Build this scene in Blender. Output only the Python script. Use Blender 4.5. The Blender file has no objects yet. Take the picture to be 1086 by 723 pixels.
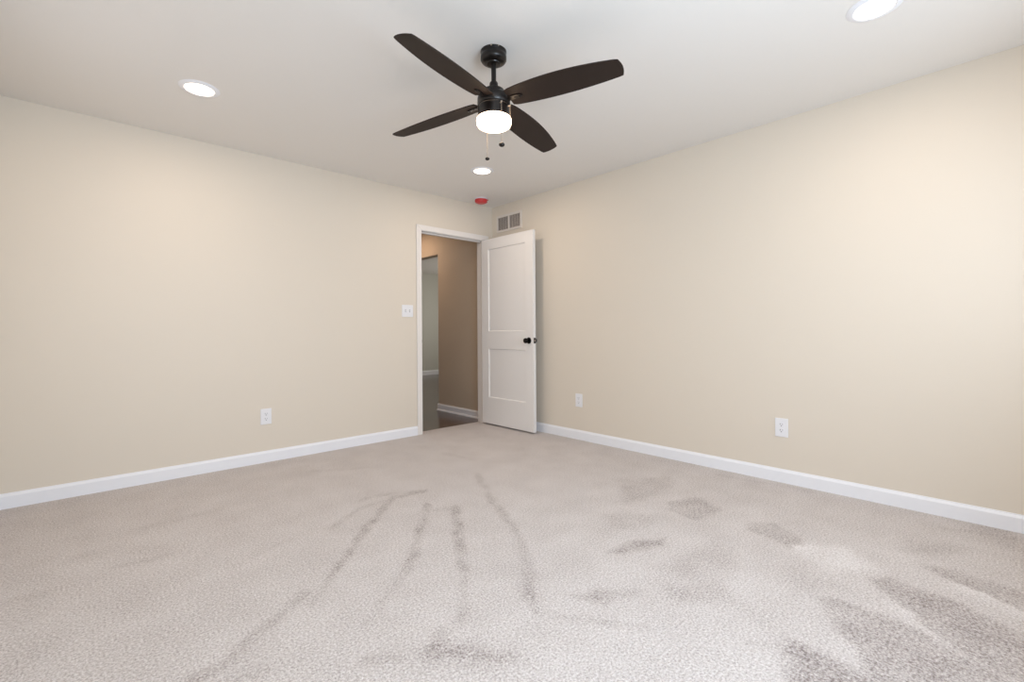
import bpy, bmesh, math, random
from mathutils import Vector, Matrix, noise

random.seed(7)
C = bpy.context.scene.collection
sc = bpy.context.scene

# ------------------------------------------------------------------ camera
cam = bpy.data.cameras.new('camera')
cam.sensor_width = 36.0
cam.lens = 36.0 * 493.683 / 1086.0
cam.shift_y = -(361.5 - 351.476) / 1086.0
cam.clip_start = 0.02
co = bpy.data.objects.new('camera', cam)
C.objects.link(co)
YAW, ROLL = 0.746893, -0.0068
Fv = Vector((math.sin(YAW), math.cos(YAW), 0))
R0 = Vector((math.cos(YAW), -math.sin(YAW), 0))
U0 = Vector((0, 0, 1))
Rv = R0 * math.cos(ROLL) + U0 * math.sin(ROLL)
Uv = U0 * math.cos(ROLL) - R0 * math.sin(ROLL)
M = Matrix((Rv, Uv, -Fv)).transposed().to_4x4()
M.translation = Vector((-3.45974, -4.06049, 1.02619))
co.matrix_world = M
sc.camera = co

# ------------------------------------------------------------------ exposure, world
sc.view_settings.view_transform = 'Standard'
sc.view_settings.look = 'None'
sc.view_settings.exposure = -0.13
sc.view_settings.gamma = 1.0
sc.view_settings.use_curve_mapping = False
w = bpy.data.worlds.new('world')
sc.world = w
w.use_nodes = True
w.node_tree.nodes['Background'].inputs[0].default_value = (0.62, 0.72, 0.9, 1)
w.node_tree.nodes['Background'].inputs[1].default_value = 0.3

# room: corner at the origin, interior x<0, y<0
H = 2.44
RX, RY = -3.85, -4.56
DOWNLIGHT = 5.0      # look of the lens; the lamp behind it carries the light
DOWNLIGHT_POWER = 5.75
FANGLOW = 10.0
HALLGLOW = 165.0


def area_light(name, loc, target, sx, sy, power, col):
    l = bpy.data.lights.new(name, 'AREA')
    l.shape = 'RECTANGLE'
    l.size, l.size_y = sx, sy
    l.energy = power
    l.color = col
    o = bpy.data.objects.new(name, l)
    C.objects.link(o)
    o.location = loc
    d = Vector(target) - Vector(loc)
    o.rotation_euler = d.to_track_quat('-Z', 'Y').to_euler()
    return o


# daylight entering by the back windows and the far room's window, plus a side fill
area_light('daylight_back', (-2.6, -4.50, 1.45), (-2.6, 0, 1.3), 1.2, 1.2, 58, (0.68, 0.84, 1.0))
area_light('daylight_back', (-1.0, -4.50, 1.45), (-1.0, 0, 1.3), 1.2, 1.2, 14, (0.84, 0.92, 1.0))
area_light('fill_side', (-3.81, -1.4, 1.45), (0, -1.4, 1.3), 1.2, 1.2, 5, (1.0, 0.92, 0.85))  # added fill, lifts the left ceiling and far walls
area_light('daylight_far_room', (3.92, 3.4, 1.35), (0, 3.4, 1.9), 1.6, 1.3, 39, (0.98, 0.95, 0.88))

# ------------------------------------------------------------------ materials
def lin(c):
    return tuple((x / 12.92 if x <= 0.04045 else ((x + 0.055) / 1.055) ** 2.4) for x in (v / 255.0 for v in c)) + (1,)


def mat(name, rgb, rough=0.6, metal=0.0, bump=0.0, scale=200.0, var=0.0, spec=0.5):
    m = bpy.data.materials.new(name)
    m.use_nodes = True
    nt = m.node_tree
    b = nt.nodes['Principled BSDF']
    col = lin(rgb)
    b.inputs['Base Color'].default_value = col
    b.inputs['Roughness'].default_value = rough
    b.inputs['Metallic'].default_value = metal
    b.inputs['Specular IOR Level'].default_value = spec
    tc = nt.nodes.new('ShaderNodeTexCoord')
    nz = nt.nodes.new('ShaderNodeTexNoise')
    nz.inputs['Scale'].default_value = scale
    nz.inputs['Detail'].default_value = 3
    nt.links.new(tc.outputs['Object'], nz.inputs['Vector'])
    if var:
        mx = nt.nodes.new('ShaderNodeMix')
        mx.data_type = 'RGBA'
        mx.inputs[6].default_value = tuple(c * (1 - var) for c in col[:3]) + (1,)
        mx.inputs[7].default_value = tuple(min(1, c * (1 + var)) for c in col[:3]) + (1,)
        nt.links.new(nz.outputs['Fac'], mx.inputs[0])
        nt.links.new(mx.outputs[2], b.inputs['Base Color'])
    if bump:
        bp = nt.nodes.new('ShaderNodeBump')
        bp.inputs['Strength'].default_value = bump
        bp.inputs['Distance'].default_value = 0.002
        nt.links.new(nz.outputs['Fac'], bp.inputs['Height'])
        nt.links.new(bp.outputs[0], b.inputs['Normal'])
    return m


def emit(name, rgb, strength):
    m = bpy.data.materials.new(name)
    m.use_nodes = True
    nt = m.node_tree
    b = nt.nodes['Principled BSDF']
    b.inputs['Base Color'].default_value = (0.9, 0.88, 0.85, 1)
    b.inputs['Roughness'].default_value = 0.35
    b.inputs['Emission Color'].default_value = lin(rgb)
    b.inputs['Emission Strength'].default_value = strength
    return m


M_WALL = mat('beige_wall_paint', (226, 216, 202), 0.55, bump=0.12, scale=350, var=0.01)
M_CEIL = mat('white_ceiling_paint', (236, 233, 229), 0.9, bump=0.15, scale=250, var=0.01)
M_TRIM = mat('white_trim_daylight_tint', (243, 244, 249), 0.4, var=0.01, scale=30)  # cool cast of daylight on the baseboards is put into this white
M_CASING = mat('white_casing_warm_tint', (238, 233, 229), 0.4, var=0.01, scale=30)  # warmer copy of the trim white, without the daylight cast
M_DOOR = mat('white_door_paint', (239, 236, 234), 0.4, bump=0.05, scale=120, var=0.01)
M_HALLWALL = mat('taupe_hall_paint', (205, 188, 168), 0.6, bump=0.1, scale=300, var=0.01)
M_FARWALL = mat('grey_paint_far_room', (206, 205, 196), 0.6, bump=0.1, scale=300, var=0.01)
M_PLASTIC = mat('white_plastic', (238, 238, 242), 0.3, var=0.01, scale=40)
M_SLOT = mat('dark_slot', (60, 60, 70), 0.6, var=0.05)
M_GREYSLOT = mat('grey_plastic_shadow_gap', (165, 165, 172), 0.5, var=0.03)
M_BLACK = mat('matte_black_metal', (27, 22, 20), 0.30, metal=0.3, bump=0.03, scale=300, var=0.08)
M_BLADE = mat('dark_espresso_blade', (42, 32, 27), 0.55, bump=0.06, scale=90, var=0.12, spec=0.25)
M_KNOB = mat('black_door_hardware', (26, 22, 21), 0.22, metal=0.7, var=0.08)
M_RED = mat('red_dust_cover_plastic', (205, 60, 62), 0.35, var=0.15, scale=60)
M_VENTDARK = mat('duct_interior', (128, 116, 110), 0.8, var=0.1)
M_VENT = mat('white_vent_enamel', (226, 219, 212), 0.45, var=0.01)
M_BRASS = mat('pull_chain_metal', (190, 175, 160), 0.3, metal=0.9, var=0.05)
M_LENS = emit('downlight_lens', (255, 233, 210), DOWNLIGHT)
M_GLASS = emit('frosted_opal_glass', (255, 222, 186), FANGLOW)
M_HALLLENS = emit('hall_downlight_lens', (255, 222, 192), HALLGLOW)


def carpet_material():
    m = bpy.data.materials.new('greige_cut_pile_carpet')
    m.use_nodes = True
    nt = m.node_tree
    N, L = nt.nodes, nt.links
    b = N['Principled BSDF']
    b.inputs['Roughness'].default_value = 0.95
    b.inputs['Specular IOR Level'].default_value = 0.1
    b.inputs['Sheen Weight'].default_value = 0.15
    tc = N.new('ShaderNodeTexCoord')
    # tuft flecks
    n1 = N.new('ShaderNodeTexNoise'); n1.inputs['Scale'].default_value = 125; n1.inputs['Detail'].default_value = 4; n1.inputs['Roughness'].default_value = 0.7
    n2 = N.new('ShaderNodeTexVoronoi'); n2.inputs['Scale'].default_value = 190
    n3 = N.new('ShaderNodeTexNoise'); n3.inputs['Scale'].default_value = 5; n3.inputs['Detail'].default_value = 6
    n4 = N.new('ShaderNodeTexNoise'); n4.inputs['Scale'].default_value = 60; n4.inputs['Detail'].default_value = 4
    for n in (n1, n2, n3, n4):
        L.new(tc.outputs['Object'], n.inputs['Vector'])
    at = N.new('ShaderNodeAttribute'); at.attribute_name = 'pile'
    # break the edges of the brushed marks with the mid-size noise
    mr = N.new('ShaderNodeMapRange')
    mr.inputs[1].default_value = 0.3; mr.inputs[2].default_value = 0.7
    mr.inputs[3].default_value = -0.75; mr.inputs[4].default_value = 0.75
    L.new(n4.outputs['Fac'], mr.inputs[0])
    ab = N.new('ShaderNodeMath'); ab.operation = 'ABSOLUTE'; L.new(at.outputs['Fac'], ab.inputs[0])
    mul = N.new('ShaderNodeMath'); mul.operation = 'MULTIPLY'; L.new(mr.outputs[0], mul.inputs[0]); L.new(ab.outputs[0], mul.inputs[1])
    add = N.new('ShaderNodeMath'); add.operation = 'ADD'; L.new(at.outputs['Fac'], add.inputs[0]); L.new(mul.outputs[0], add.inputs[1])
    # general unevenness
    mr3 = N.new('ShaderNodeMapRange')
    mr3.inputs[1].default_value = 0.3; mr3.inputs[2].default_value = 0.7
    mr3.inputs[3].default_value = -0.11; mr3.inputs[4].default_value = 0.12
    L.new(n3.outputs['Fac'], mr3.inputs[0])
    add2 = N.new('ShaderNodeMath'); add2.operation = 'ADD'; L.new(add.outputs[0], add2.inputs[0]); L.new(mr3.outputs[0], add2.inputs[1])
    # flecks
    mr1 = N.new('ShaderNodeMapRange')
    mr1.inputs[1].default_value = 0.30; mr1.inputs[2].default_value = 0.70
    mr1.inputs[3].default_value = 0.95; mr1.inputs[4].default_value = -0.85
    L.new(n1.outputs['Fac'], mr1.inputs[0])
    add3 = N.new('ShaderNodeMath'); add3.operation = 'ADD'; L.new(add2.outputs[0], add3.inputs[0]); L.new(mr1.outputs[0], add3.inputs[1])
    ramp = N.new('ShaderNodeValToRGB')
    e = ramp.color_ramp.elements
    e[0].position = 0.0; e[0].color = lin((232, 226, 224))
    e[1].position = 1.0; e[1].color = lin((132, 119, 115))
    k = e.new(0.42); k.color = lin((203, 194, 190))
    sh = N.new('ShaderNodeMapRange')
    sh.inputs[1].default_value = -0.7; sh.inputs[2].default_value = 1.25
    L.new(add3.outputs[0], sh.inputs[0]); L.new(sh.outputs[0], ramp.inputs[0])
    L.new(ramp.outputs[0], b.inputs['Base Color'])
    ma = N.new('ShaderNodeMath'); ma.operation = 'ADD'; L.new(n1.outputs['Fac'], ma.inputs[0]); L.new(n2.outputs['Distance'], ma.inputs[1])
    bp = N.new('ShaderNodeBump'); bp.inputs['Strength'].default_value = 0.55; bp.inputs['Distance'].default_value = 0.006
    L.new(ma.outputs[0], bp.inputs['Height']); L.new(bp.outputs[0], b.inputs['Normal'])
    return m


def plank_material():
    m = bpy.data.materials.new('dark_brown_wood_planks')
    m.use_nodes = True
    nt = m.node_tree
    N, L = nt.nodes, nt.links
    b = N['Principled BSDF']
    b.inputs['Roughness'].default_value = 0.22
    b.inputs['Coat Weight'].default_value = 0.25
    b.inputs['Coat Roughness'].default_value = 0.18
    tc = N.new('ShaderNodeTexCoord')
    br = N.new('ShaderNodeTexBrick')
    br.inputs['Scale'].default_value = 1.0
    br.inputs['Brick Width'].default_value = 1.2; br.inputs['Row Height'].default_value = 0.16
    br.inputs['Mortar Size'].default_value = 0.004
    br.inputs['Color1'].default_value = lin((98, 70, 56)); br.inputs['Color2'].default_value = lin((64, 42, 32))
    br.inputs['Mortar'].default_value = lin((50, 36, 30))
    L.new(tc.outputs['Object'], br.inputs['Vector'])
    mp = N.new('ShaderNodeMapping'); mp.inputs['Scale'].default_value = (1.5, 30, 1)
    L.new(tc.outputs['Object'], mp.inputs['Vector'])
    nz = N.new('ShaderNodeTexNoise'); nz.inputs['Scale'].default_value = 3; nz.inputs['Detail'].default_value = 5
    L.new(mp.outputs[0], nz.inputs['Vector'])
    mx = N.new('ShaderNodeMix'); mx.data_type = 'RGBA'; mx.blend_type = 'MULTIPLY'; mx.inputs[0].default_value = 0.6
    cr = N.new('ShaderNodeValToRGB'); cr.color_ramp.elements[0].color = (0.45, 0.42, 0.4, 1); cr.color_ramp.elements[0].position = 0.3; cr.color_ramp.elements[1].position = 0.7
    L.new(nz.outputs['Fac'], cr.inputs[0])
    L.new(br.outputs['Color'], mx.inputs[6]); L.new(cr.outputs[0], mx.inputs[7]); L.new(mx.outputs[2], b.inputs['Base Color'])
    return m


M_CARPET = carpet_material()
M_PLANK = plank_material()


# ------------------------------------------------------------------ mesh helpers
def add_box(bm, x0, x1, y0, y1, z0, z1, bevel=0.0, mtx=None):
    t = bmesh.new()
    bmesh.ops.create_cube(t, size=1.0)
    for v in t.verts:
        v.co = Vector((x0 + (v.co.x + .5) * (x1 - x0), y0 + (v.co.y + .5) * (y1 - y0), z0 + (v.co.z + .5) * (z1 - z0)))
    if bevel:
        bmesh.ops.bevel(t, geom=t.edges[:], offset=bevel, segments=2, affect='EDGES', profile=0.6)
    if mtx:
        bmesh.ops.transform(t, matrix=mtx, verts=t.verts)
    me = bpy.data.meshes.new('tmp')
    t.to_mesh(me); t.free()
    bm.from_mesh(me)
    bpy.data.meshes.remove(me)
    return bm


def box(*a, **k):
    return add_box(bmesh.new(), *a, **k)


def add_lathe(bm, prof, seg=48, mtx=None):
    """prof: list of (r, z); closed with caps where r > 0 at the ends"""
    rings = []
    for r, z in prof:
        if r < 1e-6:
            rings.append([bm.verts.new((0, 0, z))])
        else:
            rings.append([bm.verts.new((r * math.cos(2 * math.pi * i / seg), r * math.sin(2 * math.pi * i / seg), z)) for i in range(seg)])
    for a, b in zip(rings[:-1], rings[1:]):
        for i in range(seg):
            j = (i + 1) % seg
            if len(a) == 1 and len(b) == 1:
                continue
            if len(a) == 1:
                bm.faces.new((a[0], b[j], b[i]))
            elif len(b) == 1:
                bm.faces.new((a[i], a[j], b[0]))
            else:
                bm.faces.new((a[i], a[j], b[j], b[i]))
    for ring in (rings[0], rings[-1]):
        if len(ring) > 1:
            bm.faces.new(ring)
    if mtx:
        vs = [v for r in rings for v in r]
        bmesh.ops.transform(bm, matrix=mtx, verts=vs)
    return bm


def lathe(*a, **k):
    return add_lathe(bmesh.new(), *a, **k)


def add_prism(bm, pts, z0, z1, mtx=None, bevel=0.0):
    t = bmesh.new()
    lo = [t.verts.new((x, y, z0)) for x, y in pts]
    hi = [t.verts.new((x, y, z1)) for x, y in pts]
    t.faces.new(lo[::-1]); t.faces.new(hi)
    n = len(pts)
    for i in range(n):
        j = (i + 1) % n
        t.faces.new((lo[i], lo[j], hi[j], hi[i]))
    if bevel:
        bmesh.ops.bevel(t, geom=[e for e in t.edges if abs(e.verts[0].co.z - e.verts[1].co.z) < 1e-6], offset=bevel, segments=2, affect='EDGES')
    if mtx:
        bmesh.ops.transform(t, matrix=mtx, verts=t.verts)
    me = bpy.data.meshes.new('tmp')
    t.to_mesh(me); t.free()
    bm.from_mesh(me)
    bpy.data.meshes.remove(me)
    return bm


def obj(name, bm, m, parent=None, smooth=False, loc=None):
    bmesh.ops.recalc_face_normals(bm, faces=bm.faces)
    me = bpy.data.meshes.new(name)
    bm.to_mesh(me); bm.free()
    me.materials.append(m)
    if smooth:
        for p in me.polygons:
            p.use_smooth = True
        try:
            me.set_sharp_from_angle(angle=math.radians(38))
        except Exception:
            pass
    o = bpy.data.objects.new(name, me)
    C.objects.link(o)
    if parent:
        o.parent = parent
    if loc is not None:
        o.location = loc
    return o


def tag(o, label, cat, group=None, kind=None):
    o['label'] = label
    o['category'] = cat
    if group:
        o['group'] = group
    if kind:
        o['kind'] = kind
    return o


def thing(name, label, cat, loc=(0, 0, 0), rz=0.0, group=None, kind=None):
    o = bpy.data.objects.new(name, None)
    o.empty_display_size = 0.1
    C.objects.link(o)
    o.location = loc
    o.rotation_euler = (0, 0, rz)
    return tag(o, label, cat, group, kind)


def dup(root, loc, rz, label):
    def cp(o, par):
        c = o.copy()
        C.objects.link(c)
        c.parent = par
        for ch in list(o.children):
            cp(ch, c)
        return c
    r = cp(root, None)
    r.location = loc
    r.rotation_euler = (0, 0, rz)
    r['label'] = label
    return r


def struct(name, bm, m, label, cat, smooth=False):
    return tag(obj(name, bm, m, smooth=smooth), label, cat, kind='structure')


# ------------------------------------------------------------------ room shell
T = 0.115
XL, XR = -0.94, -0.125       # door opening between the jamb faces
ZH = 2.046                   # underside of the head jamb
JT = 0.018                   # jamb thickness
FZ = -0.012                  # top of the wood floor beyond

# wall with the doorway (plane y = 0)
b = box(RX - T, XL - JT, 0, T, -0.03, H)
add_box(b, XR + JT, 0.0, 0, T, -0.03, H)
add_box(b, XL - JT, XR + JT, 0, T, ZH + JT, H)
struct('wall_left', b, M_WALL, 'beige painted wall with the open doorway and the light switch', 'wall')

b = box(0, T, RY - T, T, -0.03, H)
struct('wall_right', b, M_WALL, 'beige painted wall with the air vent behind the open door', 'wall')

# the two walls behind the camera, the side one with an opening added for its light
b = bmesh.new()
WB = ((-3.22, -1.98), (-1.62, -0.38))
ZW0, ZW1 = 0.83, 2.07
add_box(b, RX - T, 0, RY - T, RY, -0.03, ZW0)
add_box(b, RX - T, 0, RY - T, RY, ZW1, H)
for xa, xb in ((RX - T, WB[0][0]), (WB[0][1], WB[1][0]), (WB[1][1], 0)):
    add_box(b, xa, xb, RY - T, RY, ZW0, ZW1)
struct('wall_back', b, M_WALL, 'beige wall with two windows opposite the doorway', 'wall')
b = bmesh.new()
WS = (-2.02, -0.78, ZW0, ZW1)
add_box(b, RX - T, RX, RY, WS[0], -0.03, H)
add_box(b, RX - T, RX, WS[1], 0, -0.03, H)
add_box(b, RX - T, RX, WS[0], WS[1], -0.03, WS[2])
add_box(b, RX - T, RX, WS[0], WS[1], WS[3], H)
struct('wall_side', b, M_WALL, 'beige wall with an added square window, facing the long right wall', 'wall')

b = box(RX - T, T, RY - T, T, H, H + 0.06)
struct('ceiling', b, M_CEIL, 'flat white ceiling with recessed lights and a fan', 'ceiling')


def window(name, horizontal, a0, a1, z0, z1, fixed, label):
    w = thing(name, label, 'window', kind='structure')
    fr = bmesh.new()
    sa = bmesh.new()

    def put(bm, u0, u1, d0, d1, za, zb):
        if horizontal:
            add_box(bm, u0, u1, fixed - d1, fixed - d0, za, zb, 0.002)
        else:
            add_box(bm, fixed - d1, fixed - d0, u0, u1, za, zb, 0.002)
    f = 0.04
    put(fr, a0, a0 + f, 0.03, 0.11, z0, z1); put(fr, a1 - f, a1, 0.03, 0.11, z0, z1)
    put(fr, a0 + f, a1 - f, 0.03, 0.11, z1 - f, z1); put(fr, a0 + f, a1 - f, 0.03, 0.11, z0, z0 + f)
    mid = (z0 + z1) / 2
    put(sa, a0 + f, a1 - f, 0.05, 0.09, mid - 0.02, mid + 0.02)
    obj('window_frame', fr, M_TRIM, w)
    obj('sash', sa, M_TRIM, w)
    return w


window('window_1', True, WB[0][0], WB[0][1], ZW0, ZW1, RY, 'white double hung window directly behind the viewer')
window('window_2', True, WB[1][0], WB[1][1], ZW0, ZW1, RY, 'white double hung window behind the viewer, nearest the right wall')
window('window_3_added', False, WS[0], WS[1], ZW0, ZW1, RX, 'white double hung window added for its light in the wall at the viewer left side')

# ---- hall and far room seen through the doorway
HX = 0.03
b = box(HX + 0.0, HX + T, T, 1.15, FZ - 0.02, H)
add_box(b, HX, HX + T, 1.15, 2.35, 2.06, H)
add_box(b, HX, HX + T, 2.35, 5.7, FZ - 0.02, H)
struct('wall_hall', b, M_HALLWALL, 'taupe hallway wall with an uncased opening seen through the doorway', 'wall')
b = box(-3.2, HX, 2.35, 2.35 + T, FZ - 0.02, H)
struct('wall_hall_end', b, M_HALLWALL, 'taupe hallway wall across from the bedroom doorway', 'wall')
b = box(-3.2 - T, -3.2, T, 2.35 + T, FZ - 0.02, H)
struct('wall_hall_side', b, M_HALLWALL, 'taupe wall closing the far left end of the hallway', 'wall')
b = box(HX + T, 4.2, 5.6, 5.6 + T, FZ - 0.02, H)
struct('wall_far', b, M_FARWALL, 'grey wall of the bright far room beyond the hallway', 'wall')
b = box(4.2, 4.2 + T, T, 5.6 + T, FZ - 0.02, H)
struct('wall_far_side', b, M_FARWALL, 'grey side wall of the far room', 'wall')
b = box(HX + T, 4.2, T, T + 0.1, FZ - 0.02, H)
struct('wall_far_near', b, M_FARWALL, 'grey near wall of the far room', 'wall')
b = box(-3.2 - T, 4.2 + T, T, 5.6 + T, H, H + 0.06)
struct('ceiling_hall', b, M_CEIL, 'white ceiling over the hallway and the far room', 'ceiling')
b = box(-3.2 - T, 4.2 + T, 0.1, 5.6 + T, FZ - 0.03, FZ)
struct('floor_hall', b, M_PLANK, 'dark brown wood plank floor of the hallway beyond the door', 'floor')


# ---- baseboards: profile extruded along a wall
def baseboard(bm, p0, p1, n, z0=0.0, h=0.09, t=0.014, shoe=False):
    """p0 -> p1 along the wall foot, n = direction into the room"""
    prof = [(0, z0 - 0.004), (t, z0 - 0.004), (t, z0 + h * 0.80), (t * 0.75, z0 + h * 0.88), (t * 0.45, z0 + h * 0.95), (t * 0.4, z0 + h), (0, z0 + h)]
    if shoe:
        prof = [(0, z0), (t + 0.014, z0), (t + 0.013, z0 + 0.010), (t + 0.006, z0 + 0.018), (t, z0 + 0.02)] + prof[2:]
    r0 = [bm.verts.new((p0[0] + n[0] * d, p0[1] + n[1] * d, z)) for d, z in prof]
    r1 = [bm.verts.new((p1[0] + n[0] * d, p1[1] + n[1] * d, z)) for d, z in prof]
    m = len(prof)
    for i in range(m):
        j = (i + 1) % m
        bm.faces.new((r0[i], r0[j], r1[j], r1[i]))
    bm.faces.new(r0); bm.faces.new(r1[::-1])
    return bm


b = baseboard(bmesh.new(), (RX, 0), (XL - 0.005 - 0.055, 0), (0, -1))
baseboard(b, (XR + 0.005 + 0.055, 0), (-0.014, 0), (0, -1))
struct('baseboard_left', b, M_TRIM, 'white baseboard along the beige wall left of the doorway', 'baseboard')
b = baseboard(bmesh.new(), (0, 0), (0, RY), (-1, 0))
struct('baseboard_right', b, M_TRIM, 'white baseboard along the right wall below the outlets', 'baseboard')
b = baseboard(bmesh.new(), (RX + 0.014, RY), (-0.014, RY), (0, 1))
struct('baseboard_back', b, M_TRIM, 'white baseboard under the window behind the viewer', 'baseboard')
b = baseboard(bmesh.new(), (RX, RY), (RX, -0.014), (1, 0))
struct('baseboard_side', b, M_TRIM, 'white baseboard under the added side window', 'baseboard')
b = baseboard(bmesh.new(), (HX, T + 0.001), (HX, 1.15 + 0.014), (-1, 0), z0=FZ, shoe=True)
baseboard(b, (HX, 1.15), (HX + T, 1.15), (0, 1), z0=FZ)
struct('baseboard_hall', b, M_TRIM, 'white baseboard of the hallway wall above the wood floor', 'baseboard')
b = baseboard(bmesh.new(), (HX + T, 5.6), (4.2, 5.6), (0, -1), z0=FZ, h=0.11)
struct('baseboard_far', b, M_TRIM, 'white baseboard at the foot of the far room wall', 'baseboard')

# ---- door frame: casing on the bedroom side, jambs, stop
tr = thing('trim_1', 'white painted casing and jambs around the doorway', 'door frame', kind='structure')
CI, CW = 0.005, 0.055
xo0, xo1, zo = XL - CI - CW, XR + CI + CW, ZH + CI + CW


def casing_piece(pts):
    """pts: outline in (x, z); front face at y=-0.017 with a thinner inner edge"""
    bm = bmesh.new()
    mt = Matrix(((1, 0, 0, 0), (0, 0, -1, 0), (0, 1, 0, 0), (0, 0, 0, 1)))
    add_prism(bm, pts, 0.0, 0.016, mtx=mt, bevel=0.003)
    return bm


obj('side_casing', casing_piece([(xo0, 0), (XL - CI, 0), (XL - CI, ZH + CI), (xo0, zo)]), M_CASING, tr)
obj('side_casing', casing_piece([(XR + CI, 0), (xo1, 0), (xo1, zo), (XR + CI, ZH + CI)]), M_CASING, tr)
obj('head_casing', casing_piece([(xo0, zo), (XL - CI, ZH + CI), (XR + CI, ZH + CI), (xo1, zo)]), M_CASING, tr)
obj('jamb', box(XL - JT, XL, 0, T, 0, ZH, 0.001), M_CASING, tr)
obj('jamb', box(XR, XR + JT, 0, T, 0, ZH, 0.001), M_CASING, tr)
obj('jamb', box(XL - JT, XR + JT, 0, T, ZH, ZH + JT, 0.001), M_CASING, tr)
b = box(XL, XL + 0.011, 0.038, 0.075, 0, ZH, 0.001)
add_box(b, XR - 0.011, XR, 0.038, 0.075, 0, ZH, 0.001)
add_box(b, XL + 0.011, XR - 0.011, 0.038, 0.075, ZH - 0.011, ZH, 0.001)
obj('door_stop', b, M_CASING, tr)
b = box(XL - 0.001, XL + 0.0015, 0.006, 0.034, 0.905, 0.965, 0.0005)
add_box(b, XL + 0.0005, XL + 0.006, 0.001, 0.008, 0.918, 0.952, 0.001)
obj('strike_plate', b, M_KNOB, tr)
# casing of the same doorway on the hall side
b = box(xo0, XL - CI, T, T + 0.016, FZ, ZH + CI, 0.002)
add_box(b, XR + CI, HX - 0.001, T, T + 0.016, FZ, ZH + CI, 0.002)
add_box(b, xo0, HX - 0.001, T, T + 0.016, ZH + CI, zo, 0.002)
obj('hall_casing', b, M_CASING, tr)


# ------------------------------------------------------------------ carpet
STREAKS = [
  (0.70, 0.035, [(-2.017, -1.398), (-2.405, -1.787), (-2.698, -2.102)]),
  (0.35, 0.030, [(-2.698, -2.102), (-2.825, -2.243)]),
  (0.70, 0.035, [(-1.95, -1.684), (-2.262, -2.071), (-2.449, -2.297)]),
  (0.35, 0.030, [(-2.449, -2.297), (-2.629, -2.429), (-2.739, -2.518)]),
  (0.75, 0.040, [(-1.85, -1.822), (-2.051, -2.125), (-2.243, -2.428)]),
  (0.30, 0.030, [(-2.243, -2.428), (-2.478, -2.729)]),
  (0.55, 0.040, [(-1.365, -1.405), (-1.64, -1.918), (-1.782, -2.238)]),
  (0.40, 0.030, [(-1.782, -2.238), (-1.969, -2.548), (-2.223, -2.814)]),
  (0.50, 0.040, [(-2.231, -1.35), (-2.094, -1.323), (-2.0, -1.391)]),
  (0.70, 0.050, [(-1.999, -1.438), (-1.841, -1.447)]),
  (0.40, 0.040, [(-1.986, -1.751), (-1.868, -1.865)]),
  (0.40, 0.030, [(-2.505, -1.612), (-2.251, -1.457), (-2.091, -1.441)]),
  (0.60, 0.040, [(-2.823, -2.158), (-2.984, -2.286), (-3.132, -2.383), (-3.233, -2.406)]),
  (0.50, 0.030, [(-2.817, -2.669), (-2.711, -2.745), (-2.595, -2.837), (-2.457, -2.967)]),
  (0.40, 0.040, [(-3.136, -2.466), (-3.083, -2.506)]),
  (0.50, 0.040, [(-2.542, -2.719), (-2.603, -2.774), (-2.655, -2.804)]),
  (0.25, 0.050, [(-3.484, -1.13), (-3.402, -1.093)]),
  (0.30, 0.040, [(-3.345, -1.356), (-3.181, -1.394)]),
  (0.25, 0.040, [(-2.96, -1.7), (-2.715, -1.611)]),
  (0.25, 0.050, [(-3.692, -1.421), (-3.59, -1.449)]),
  (0.20, 0.050, [(-3.231, -0.919), (-2.883, -0.891)]),
  (0.35, 0.030, [(-2.25, -2.846), (-2.167, -2.986), (-2.04, -3.187)]),
  (0.30, 0.020, [(-1.858, -3.466), (-1.822, -3.525)]),
  (0.45, 0.030, [(-0.212, -3.805), (-0.106, -4.086)]),
  (0.30, 0.030, [(-0.147, -2.615), (-0.07, -3.178)]),
  (0.25, 0.030, [(0.012, -1.722), (-0.017, -2.415)]),
  (0.30, 0.050, [(-1.206, -0.754), (-1.159, -1.085)]),
  (0.25, 0.050, [(-2.215, -0.518), (-1.806, -0.748)]),
]
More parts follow.
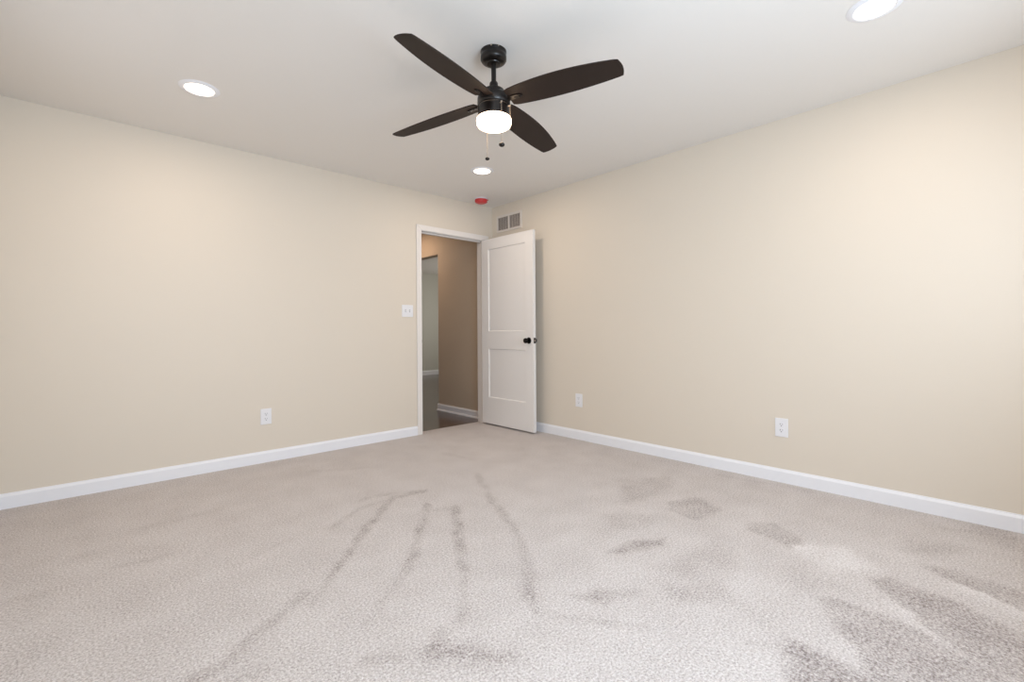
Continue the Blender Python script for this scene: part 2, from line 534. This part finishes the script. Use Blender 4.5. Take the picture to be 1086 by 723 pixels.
PATCHES = [
  (0.85, [(-1.818, -3.54), (-1.73, -3.547), (-1.732, -3.634), (-1.766, -3.783), (-1.823, -3.834), (-2.01, -3.657), (-1.922, -3.596)]),
  (0.58, [(-1.395, -3.53), (-1.347, -3.61), (-1.351, -3.795), (-1.473, -4.044), (-1.571, -4.071), (-1.86, -3.798), (-1.656, -3.706), (-1.51, -3.608)]),
  (0.62, [(-1.087, -3.643), (-1.008, -3.708), (-1.046, -3.895), (-1.153, -4.106), (-1.474, -4.117), (-1.452, -3.985), (-1.338, -3.844)]),
  (0.50, [(-0.781, -3.773), (-0.731, -3.898), (-0.779, -4.114), (-0.98, -4.11), (-0.885, -3.885)]),
  (0.35, [(0.0, -3.788), (0.028, -4.081), (-0.296, -4.079), (-0.171, -3.906)]),
  (0.30, [(-1.316, -2.49), (-1.089, -2.708), (-1.294, -2.771), (-1.517, -2.636)]),
  (0.30, [(-1.642, -2.977), (-1.35, -3.137), (-1.387, -3.274), (-1.661, -3.118)]),
  (0.35, [(-1.807, -2.28), (-2.029, -2.608), (-2.202, -2.833), (-2.238, -2.799), (-2.065, -2.574)]),
  (0.55, [(-0.898, -2.631), (-0.668, -2.742), (-0.762, -2.925), (-1.025, -2.894), (-1.003, -2.695)]),
  (0.35, [(-0.728, -2.172), (-0.436, -2.396), (-0.575, -2.539), (-1.108, -2.493)]),
  (0.75, [(-1.681, -2.772), (-1.553, -2.762), (-1.342, -2.877), (-1.411, -2.911), (-1.634, -2.842)]),
  (0.50, [(-0.845, -3.084), (-0.763, -3.196), (-0.882, -3.36), (-1.029, -3.341), (-0.944, -3.121)]),
  (0.55, [(-2.092, -2.869), (-1.962, -2.929), (-1.839, -3.064), (-2.014, -3.011)]),
  (0.30, [(-1.406, -3.022), (-1.077, -3.056), (-1.408, -3.255), (-1.625, -3.048)]),
  (0.45, [(-2.646, -2.752), (-2.538, -2.81), (-2.436, -2.944), (-2.455, -3.038), (-2.599, -2.941), (-2.662, -2.832)]),
  (0.40, [(-1.75, -3.083), (-1.549, -3.224), (-1.638, -3.368), (-1.817, -3.199)]),
  (0.35, [(-0.538, -3.716), (-0.398, -3.917), (-0.64, -3.838), (-0.684, -3.697)]),
  (0.30, [(-1.316, -3.286), (-1.151, -3.421), (-1.243, -3.611), (-1.35, -3.509)]),
  (-0.50, [(-0.98, -3.294), (-0.811, -3.524), (-0.969, -3.671), (-1.127, -3.521)]),
  (-0.40, [(-1.256, -3.73), (-1.22, -3.882), (-1.414, -4.074), (-1.452, -3.985)]),
  (-0.40, [(-0.729, -3.845), (-0.888, -4.079), (-1.014, -4.078), (-0.95, -3.889)]),
]



def seg_dist(px, py, a, b):
    dx, dy = b[0] - a[0], b[1] - a[1]
    t = ((px - a[0]) * dx + (py - a[1]) * dy) / (dx * dx + dy * dy + 1e-12)
    t = max(0.0, min(1.0, t))
    return math.hypot(px - a[0] - t * dx, py - a[1] - t * dy)


def poly_sdf(px, py, pts):
    d = min(seg_dist(px, py, pts[i], pts[(i + 1) % len(pts)]) for i in range(len(pts)))
    ins = False
    j = len(pts) - 1
    for i in range(len(pts)):
        if (pts[i][1] > py) != (pts[j][1] > py) and px < (pts[j][0] - pts[i][0]) * (py - pts[i][1]) / (pts[j][1] - pts[i][1]) + pts[i][0]:
            ins = not ins
        j = i
    return -d if ins else d


def smooth01(t):
    t = max(0.0, min(1.0, t))
    return t * t * (3 - 2 * t)


def pile_value(x, y):
    wx = x + 0.020 * noise.noise(Vector((x * 9, y * 9, 1))) + 0.012 * noise.noise(Vector((x * 28, y * 28, 4)))
    wy = y + 0.020 * noise.noise(Vector((x * 9, y * 9, 7))) + 0.012 * noise.noise(Vector((x * 28, y * 28, 9)))
    v = 0.0
    for s, wd, pts in STREAKS:
        bx = [p[0] for p in pts]; by = [p[1] for p in pts]
        if wx < min(bx) - .1 or wx > max(bx) + .1 or wy < min(by) - .1 or wy > max(by) + .1:
            continue
        d = min(seg_dist(wx, wy, pts[i], pts[i + 1]) for i in range(len(pts) - 1))
        brk = 0.65 + 0.7 * noise.noise(Vector((x * 14, y * 14, 20)))
        v = max(v, s * 0.75 * brk * smooth01((wd * 1.1 - d) / (wd * 0.9)))
    pv = 0.0
    for s, pts in PATCHES:
        bx = [p[0] for p in pts]; by = [p[1] for p in pts]
        if wx < min(bx) - .1 or wx > max(bx) + .1 or wy < min(by) - .1 or wy > max(by) + .1:
            continue
        d = poly_sdf(wx, wy, pts)
        brk = 0.85 + 0.5 * noise.noise(Vector((x * 10, y * 10, 30)))
        c = s * 0.85 * brk * (smooth01((0.02 - d) / 0.05) if s > 0.45 else smooth01((0.05 - d) / 0.11))
        if abs(c) > abs(pv):
            pv = c
    return v + pv if v > 0 else pv


def carpet():
    STEP = 0.02
    x0, x1, y0, y1 = RX, 0.0, RY, 0.0
    nx = int(round((x1 - x0) / STEP)); ny = int(round((y1 - y0) / STEP))
    vs, fs, val = [], [], []
    for j in range(ny + 1):
        for i in range(nx + 1):
            x = x0 + (x1 - x0) * i / nx; y = y0 + (y1 - y0) * j / ny
            p = pile_value(x, y)
            vs.append((x, y, 0.0 - 0.0015 * p)); val.append(p)
    for j in range(ny):
        for i in range(nx):
            a = j * (nx + 1) + i
            fs.append((a, a + 1, a + nx + 2, a + nx + 1))
    # the strip running into the doorway, then the edge down to the wood
    def quadstrip(pts):
        base = len(vs)
        for p in pts:
            vs.append(p); val.append(0.0)
        fs.append(tuple(range(base, base + len(pts))))
    quadstrip([(XL, 0, 0), (XR, 0, 0), (XR, 0.104, 0), (XL, 0.104, 0)])
    quadstrip([(XL, 0.104, 0), (XR, 0.104, 0), (XR, 0.112, FZ), (XL, 0.112, FZ)])
    # underside slab so the carpet has a thickness
    base = len(vs)
    for (x, y) in ((x0, y0), (x1, y0), (x1, y1), (x0, y1)):
        vs.append((x, y, -0.02)); val.append(0.0)
    fs.append((base + 3, base + 2, base + 1, base))
    me = bpy.data.meshes.new('floor')
    me.from_pydata(vs, [], fs)
    me.materials.append(M_CARPET)
    at = me.attributes.new('pile', 'FLOAT', 'POINT')
    at.data.foreach_set('value', val)
    for p in me.polygons:
        p.use_smooth = True
    o = bpy.data.objects.new('floor', me)
    C.objects.link(o)
    return tag(o, 'greige cut pile carpet with brushed vacuum marks covering the room', 'carpet', kind='structure')


carpet()

# ------------------------------------------------------------------ the open door
DL, DT = 0.798, 0.035
door = thing('door_1', 'white two panel door standing open beside the doorway', 'door', (-0.1696, -0.010, 0.0), kind='structure')
# local frame: +X runs from hinge edge to latch edge, leaf near face at Y=0, thickness along +Y (towards the right wall)
ang = math.atan2(-0.798, 0.0099)
door.rotation_euler = (0, 0, ang)
DZ0, DZ1 = 0.018, 2.042
PL, PR = 0.115, DL - 0.115
PANELS = ((0.305, 0.840), (1.030, 1.930))


def door_leaf():
    bm = bmesh.new()
    # stiles and rails framing two recessed flat panels, both faces
    add_box(bm, 0, PL, 0, DT, DZ0, DZ1, 0.001)
    add_box(bm, PR, DL, 0, DT, DZ0, DZ1, 0.001)
    zs = [DZ0] + [z for p in PANELS for z in p] + [DZ1]
    for i in range(0, len(zs), 2):
        add_box(bm, PL, PR, 0, DT, zs[i], zs[i + 1])
    for z0, z1 in PANELS:
        add_box(bm, PL - 0.001, PR + 0.001, 0.009, DT - 0.009, z0 - 0.001, z1 + 0.001)
        # small sloped sticking round the panel
        for y, yy in ((0.0, 0.009), (DT, DT - 0.009)):
            o = [(PL, z0), (PR, z0), (PR, z1), (PL, z1)]
            s = 0.008
            n = [(PL + s, z0 + s), (PR - s, z0 + s), (PR - s, z1 - s), (PL + s, z1 - s)]
            vo = [bm.verts.new((x, y + (0.001 if y == 0 else -0.001), z)) for x, z in o]
            vn = [bm.verts.new((x, yy, z)) for x, z in n]
            for i in range(4):
                j = (i + 1) % 4
                bm.faces.new((vo[i], vo[j], vn[j], vn[i]))
    return bm


obj('door_leaf', door_leaf(), M_DOOR, door)
KX, KZ = DL - 0.062, 0.934
for side in (-1, 1):
    # turned round knob: rose, neck, ball
    rot = Matrix.Translation((KX, 0.0 if side < 0 else DT, KZ)) @ Matrix.Rotation(math.radians(90 if side < 0 else -90), 4, 'X')
    k = obj('door_knob', lathe([(0.0115, 0.006), (0.011, 0.024), (0.014, 0.030), (0.022, 0.035), (0.0265, 0.043), (0.0268, 0.050), (0.024, 0.058), (0.016, 0.063), (0.006, 0.0645), (0, 0.0645)], 40, rot), M_KNOB, door, True)
    obj('rose', lathe([(0.0, 0.0), (0.0325, 0.0), (0.0325, 0.004), (0.029, 0.008), (0.012, 0.0095), (0, 0.0095)], 40, rot), M_KNOB, k, True)
lt = obj('latch', box(DL - 0.001, DL + 0.0015, 0.005, DT - 0.005, KZ - 0.028, KZ + 0.028, 0.0005), M_KNOB, door)
obj('latch_bolt', box(DL + 0.001, DL + 0.010, 0.011, DT - 0.011, KZ - 0.007, KZ + 0.007, 0.002), M_BRASS, lt)
for hz in (0.25, 1.03, 1.80):
    b = lathe([(0, hz - 0.045), (0.0055, hz - 0.044), (0.0055, hz + 0.044), (0, hz + 0.045)], 16, Matrix.Translation((-0.004, DT + 0.006, 0)))
    add_box(b, -0.0015, 0.0, 0.004, DT, hz - 0.044, hz + 0.044)
    h_ = obj('hinge', b, M_BRASS, door)


# ------------------------------------------------------------------ wall devices (local: face towards -Y, back on Y=0)
def outlet(label, loc, rz):
    t = thing('wall_outlet', label, 'outlet', loc, rz, group='white duplex outlets low on the walls')
    obj('face_plate', box(-0.040, 0.040, -0.006, 0, -0.0625, 0.0625, 0.003), M_PLASTIC, t)
    for s in (-1, 1):
        zc = s * 0.0195
        pts = []
        for i in range(28):
            a = 2 * math.pi * i / 28
            x = 0.0172 * math.cos(a); z = 0.0172 * math.sin(a)
            pts.append((x, max(-0.0140, min(0.0140, z))))
        bm = bmesh.new()
        mt = Matrix(((1, 0, 0, 0), (0, 0, -1, 0), (0, 1, 0, zc), (0, 0, 0, 1)))
        add_prism(bm, pts, 0.005, 0.0075, mtx=mt, bevel=0.0006)
        r = obj('receptacle', bm, M_PLASTIC, t)
        sl = box(-0.0085, -0.0060, -0.0079, -0.0070, zc - 0.001, zc + 0.0085)
        add_box(sl, 0.0060, 0.0082, -0.0079, -0.0070, zc + 0.0005, zc + 0.0078)
        add_lathe(sl, [(0, 0.0070), (0.0030, 0.0070), (0.0030, 0.0079), (0, 0.0079)], 14, Matrix.Translation((0, 0, zc - 0.0078)) @ Matrix.Rotation(math.radians(90), 4, 'X'))
        obj('slots', sl, M_SLOT, r)
    obj('screw', lathe([(0, 0.005), (0.0032, 0.005), (0.0028, 0.0072), (0, 0.0074)], 14, Matrix.Rotation(math.radians(90), 4, 'X')), M_PLASTIC, t, True)
    return t


outlet0 = outlet('white duplex outlet low on the wall left of the doorway', (-2.381, 0, 0.363), 0)
dup(outlet0, (0, -1.253, 0.371), math.radians(-90), 'white duplex outlet low on the right wall, nearer the open door')
dup(outlet0, (0, -2.991, 0.368), math.radians(-90), 'white duplex outlet low on the right wall, farther from the open door')

t = thing('light_switch', 'white double toggle switch plate on the wall left of the door casing', 'light switch', (-1.102, 0, 1.236))
obj('face_plate', box(-0.061, 0.061, -0.006, 0, -0.059, 0.059, 0.003), M_PLASTIC, t)
for s in (-1, 1):
    g = obj('toggle', box(-0.0045 + s * 0.023, 0.0045 + s * 0.023, -0.018, -0.004, -0.003, 0.0075, 0.0015, mtx=Matrix.Rotation(math.radians(18), 4, 'X')), M_PLASTIC, t)
    obj('toggle_slot', box(-0.0055 + s * 0.023, 0.0055 + s * 0.023, -0.0066, -0.0055, -0.012, 0.012), M_GREYSLOT, g)
    for z in (-0.030, 0.030):
        obj('screw', lathe([(0, 0.005), (0.003, 0.005), (0.0026, 0.007), (0, 0.0071)], 12, Matrix.Translation((s * 0.023, 0, z)) @ Matrix.Rotation(math.radians(90), 4, 'X')), M_PLASTIC, t)

# ------------------------------------------------------------------ return air vent on the right wall (local: face -Y)
VW, VH = 0.202, 0.094
vt = thing('air_vent', 'white two bank louvred air vent high on the wall above the open door', 'vent', (0, -0.290, 2.230), math.radians(-90))
b = bmesh.new()
fw = 0.024
add_box(b, -VW, -VW + fw, -0.009, 0, -VH, VH, 0.002)
add_box(b, VW - fw, VW, -0.009, 0, -VH, VH, 0.002)
add_box(b, -VW + fw, VW - fw, -0.009, 0, VH - fw, VH, 0.002)
add_box(b, -VW + fw, VW - fw, -0.009, 0, -VH, -VH + fw, 0.002)
add_box(b, -0.011, 0.011, -0.009, 0, -VH + fw, VH - fw, 0.002)
obj('vent_frame', b, M_VENT, vt)
obj('duct_back', box(-VW + fw, VW - fw, -0.0008, 0, -VH + fw, VH - fw), M_VENTDARK, vt)
for x0_, x1_ in ((-VW + fw, -0.011), (0.011, VW - fw)):
    b = bmesh.new()
    n = 13
    for i in range(n):
        zc = -VH + fw + (2 * VH - 2 * fw) * (i + 0.5) / n
        add_box(b, x0_, x1_, -0.0045, 0.0045, -0.0006, 0.0006, mtx=Matrix.Translation((0, -0.0045, zc)) @ Matrix.Rotation(math.radians(38), 4, 'X'))
    for i in range(1, 4):
        xc = x0_ + (x1_ - x0_) * i / 4
        add_box(b, xc - 0.0008, xc + 0.0008, -0.003, 0, -VH + fw, VH - fw)
    obj('louvre_bank', b, M_VENT, vt)


# ------------------------------------------------------------------ recessed ceiling lights
def downlight(label, x, y):
    t = thing('recessed_light', label, 'ceiling light', (x, y, H), group='recessed ceiling lights')
    # trim ring: annulus lathe
    obj('trim_ring', lathe([(0.072, 0.0), (0.072, -0.006), (0.078, -0.009), (0.092, -0.006), (0.102, -0.001), (0.102, 0.0)], 64), M_TRIM, t, True)
    obj('light_lens', lathe([(0, -0.0085), (0.050, -0.0080), (0.0725, -0.0062), (0.0725, -0.002), (0, -0.002)], 64), M_LENS, t, True)
    l = bpy.data.lights.new('downlight_lamp', 'AREA')
    l.shape = 'DISK'
    l.size = 0.11
    l.energy = DOWNLIGHT_POWER
    l.color = lin((255, 233, 210))[:3]
    lo = bpy.data.objects.new('downlight_lamp', l)
    C.objects.link(lo)
    lo.parent = t
    lo.location = (0, 0, -0.0095)
    return t


dl = downlight('glowing recessed light in the ceiling at the left, above the beige wall', -2.951, -0.869)
dup(dl, (-0.868, -0.889, H), 0, 'recessed ceiling light nearest the doorway, seen just below the fan')
dup(dl, (-0.895, -3.648, H), 0, 'recessed light cut by the top edge at the right')
dup(dl, (-2.951, -3.648, H), 0, 'recessed light in the ceiling right above the viewer')

t = thing('hall_ceiling_light', 'warm recessed light in the hallway ceiling beyond the doorway', 'ceiling light', (-0.50, 1.50, H))
obj('trim_ring', lathe([(0.072, 0.0), (0.072, -0.006), (0.078, -0.009), (0.092, -0.006), (0.102, -0.001), (0.102, 0.0)], 48), M_TRIM, t, True)
obj('light_lens', lathe([(0, -0.0085), (0.050, -0.0080), (0.0725, -0.0062), (0.0725, -0.002), (0, -0.002)], 48), M_HALLLENS, t, True)

# ------------------------------------------------------------------ smoke alarm with red dust cover
t = thing('smoke_alarm', 'smoke alarm under a red plastic dust cover on the ceiling by the corner', 'smoke alarm', (-0.335, -0.215, H))
obj('alarm_base', lathe([(0, 0), (0.068, 0), (0.068, -0.008), (0.060, -0.013), (0, -0.013)], 48), M_PLASTIC, t, True)
obj('alarm_body', lathe([(0, -0.012), (0.050, -0.012), (0.048, -0.038), (0.036, -0.042), (0, -0.042)], 40), M_PLASTIC, t, True)
b = lathe([(0.0645, -0.0135), (0.0655, -0.0145), (0.0655, -0.020), (0.0625, -0.023), (0.0600, -0.040), (0.0570, -0.046), (0.0500, -0.0495), (0.0300, -0.0535), (0, -0.0540)], 48)
for k in range(8):
    add_box(b, 0.056, 0.0655, -0.004, 0.004, -0.043, -0.016, 0.001, mtx=Matrix.Rotation(k * math.pi / 4 + 0.3, 4, 'Z'))
add_box(b, 0.060, 0.078, -0.010, 0.010, -0.024, -0.016, 0.002, mtx=Matrix.Rotation(-0.9, 4, 'Z'))
obj('dust_cover', b, M_RED, t, False)

# ------------------------------------------------------------------ ceiling fan
FX, FY = -1.9225, -2.2767
fan = thing('ceiling_fan', 'black four blade ceiling fan with a glowing drum light and pull chains', 'ceiling fan', (FX, FY, 0))


def fl(name, prof, m, seg=64, parent=None):
    return obj(name, lathe(prof, seg), m, parent or fan, True)


cp = fl('canopy', [(0, H), (0.0655, H), (0.0655, H - 0.006), (0.0635, H - 0.009), (0.0635, H - 0.022), (0.0655, H - 0.025), (0.0655, H - 0.042), (0.061, H - 0.050), (0.050, H - 0.057), (0.036, H - 0.060), (0.034, H - 0.064), (0.018, H - 0.066), (0, H - 0.066)], M_BLACK)
for a in (YAW + 0.14, YAW - 0.42, YAW + 2.6):
    d = (-math.sin(a), -math.cos(a))
    obj('canopy_screw', lathe([(0, 0), (0.004, 0), (0.0035, 0.003), (0, 0.0035)], 12, Matrix.Translation((d[0] * 0.0645, d[1] * 0.0645, H - 0.0035)) @ Vector((d[0], d[1], 0)).to_track_quat('Z', 'Y').to_matrix().to_4x4()), M_BRASS, cp)
fl('downrod', [(0, H - 0.065), (0.0125, H - 0.065), (0.0125, 2.262), (0, 2.262)], M_BLACK, 32)
fl('rod_coupling', [(0.0, 2.288), (0.0175, 2.286), (0.0215, 2.280), (0.0225, 2.262), (0.030, 2.254), (0.033, 2.246), (0, 2.246)], M_BLACK, 40)
fl('motor_housing', [(0, 2.250), (0.040, 2.249), (0.052, 2.244), (0.056, 2.236), (0.058, 2.226), (0.074, 2.218), (0.0815, 2.208), (0.083, 2.198), (0.083, 2.170), (0.080, 2.166), (0, 2.166)], M_BLACK)
fl('switch_housing', [(0, 2.1655), (0.0835, 2.1655), (0.0845, 2.162), (0.0835, 2.1575), (0.0805, 2.156), (0.0795, 2.118), (0.0795, 2.095), (0, 2.095)], M_BLACK)
fl('light_drum', [(0.079, 2.104), (0.084, 2.1025), (0.0868, 2.099), (0.0875, 2.092), (0.0875, 2.080), (0.0858, 2.071), (0.081, 2.064), (0.073, 2.0595), (0.058, 2.0575), (0, 2.0565)], M_GLASS)

TH0, PITCH, RT = -1.2755, -0.2210, 0.6557
DROOP, BLADE_Z = 0.0354, 2.1896
R0_ = 0.088


def width_at(r):
    s = (r - 0.12) / (RT - 0.12)
    return 0.1206 * (1 - s) * (1 - 2 * s) + 0.1467 * 4 * s * (1 - s) + 0.0961 * s * (2 * s - 1)


def blade_bm():
    n = 28
    up, lo = [], []
    tip = 0.010
    for i in range(n + 1):
        r = R0_ + (RT - R0_) * i / n
        wv = width_at(r) / 2
        if r < 0.095:
            wv -= 0.004 * (0.095 - r) / 0.007
        off = -0.0043 * 4 * max(0, (r - 0.12) / (RT - 0.12)) * (1 - (r - 0.12) / (RT - 0.12))
        up.append((r, wv + off)); lo.append((r, -wv + off))
    # rounded tip corners with a slightly bowed end
    wt = up[-1][1]
    end = []
    up[-1] = (RT - 0.003, up[-1][1]); lo[-1] = (RT - 0.003, lo[-1][1])
    for k in range(0, 13):
        tt = 1 - 2 * k / 12.0
        yy = tt * (wt - 0.002)
        end.append((RT + tip * (1 - tt * tt) - 0.002, yy))
    pts = up + end + lo[::-1]
    bm = bmesh.new()
    add_prism(bm, pts, -0.003, 0.003, bevel=0.0012)
    return bm


def iron_bm():
    bm = bmesh.new()
    pts = [(0.060, 0.016), (0.105, 0.014), (0.150, 0.013)]
    arc = [(0.150 + 0.013 * math.sin(a), 0.013 * math.cos(a)) for a in [math.pi * i / 10 for i in range(1, 10)]]
    add_prism(bm, pts + arc + [(x, -y) for x, y in pts[::-1]], -0.0085, -0.0031, bevel=0.001)
    return bm


blade0 = None
for k in range(4):
    th = TH0 + k * math.pi / 2
    mt = Matrix.Translation((0, 0, BLADE_Z)) @ Matrix.Rotation(-0.0035, 4, 'Y') @ Matrix.Rotation(-0.0074, 4, 'X') @ Matrix.Rotation(th, 4, 'Z') @ Matrix.Rotation(DROOP, 4, 'Y') @ Matrix.Rotation(PITCH, 4, 'X')
    if blade0 is None:
        bl = blade0 = obj('fan_blade', blade_bm(), M_BLADE, fan)
        ir = iron0 = obj('blade_iron', iron_bm(), M_BLACK, bl)
        s0 = [obj('screw', lathe([(0, -0.0083), (0.004, -0.0083), (0.0034, -0.0105), (0, -0.0112)], 12, Matrix.Translation((x_, 0, 0))), M_KNOB, bl) for x_ in (0.125, 0.150)]
    else:
        bl = blade0.copy(); C.objects.link(bl); bl.parent = fan
        for src in (iron0, s0[0], s0[1]):
            c = src.copy(); C.objects.link(c); c.parent = bl
    bl.matrix_local = mt


def chain(name, lat, fwd, z0, z1, pend, label=None):
    d = Rv * lat + Fv * fwd
    x, y = d.x, d.y
    rr = math.hypot(x, y)
    prof = []
    z = z0
    step = 0.0034
    while z > z1:
        prof += [(0.0007, z), (0.0017, z - step * 0.3), (0.0017, z - step * 0.6), (0.0007, z - step * 0.9)]
        z -= step
    c = obj('pull_chain', lathe(prof, 8, Matrix.Translation((x, y, 0))), M_BRASS, fan)
    ux, uy = x / rr, y / rr
    q = Vector((ux, uy, 0)).to_track_quat('Z', 'Y').to_matrix().to_4x4()
    b2 = lathe([(0, 0), (0.0045, 0), (0.0045, 0.010), (0.0035, rr - 0.079 + 0.003), (0, rr - 0.079 + 0.004)], 14, Matrix.Translation((ux * 0.079, uy * 0.079, z0 + 0.002)) @ q)
    obj('chain_outlet', b2, M_BRASS, c, True)
    if pend:
        zc = z1 - pend
        pr = [(0, zc + pend), (0.0025, zc + pend), (0.004, zc + pend * 0.85)]
        for i in range(1, 9):
            a = math.pi * i / 9
            pr.append((1.28 * pend * math.sin(a), zc + pend * 0.9 * math.cos(a)))
        pr.append((0, zc - pend * 0.9))
        obj('chain_pendant', lathe(pr, 20, Matrix.Translation((x, y, 0))), M_BLACK, c, True)
    return c


chain('fan', 0.040, -0.0860, 2.147, 1.948, 0.0115)
chain('light', -0.039, 0.0870, 2.147, 1.941, 0.0090)
chain('stub', 0.082, -0.042, 2.147, 2.085, 0.0)
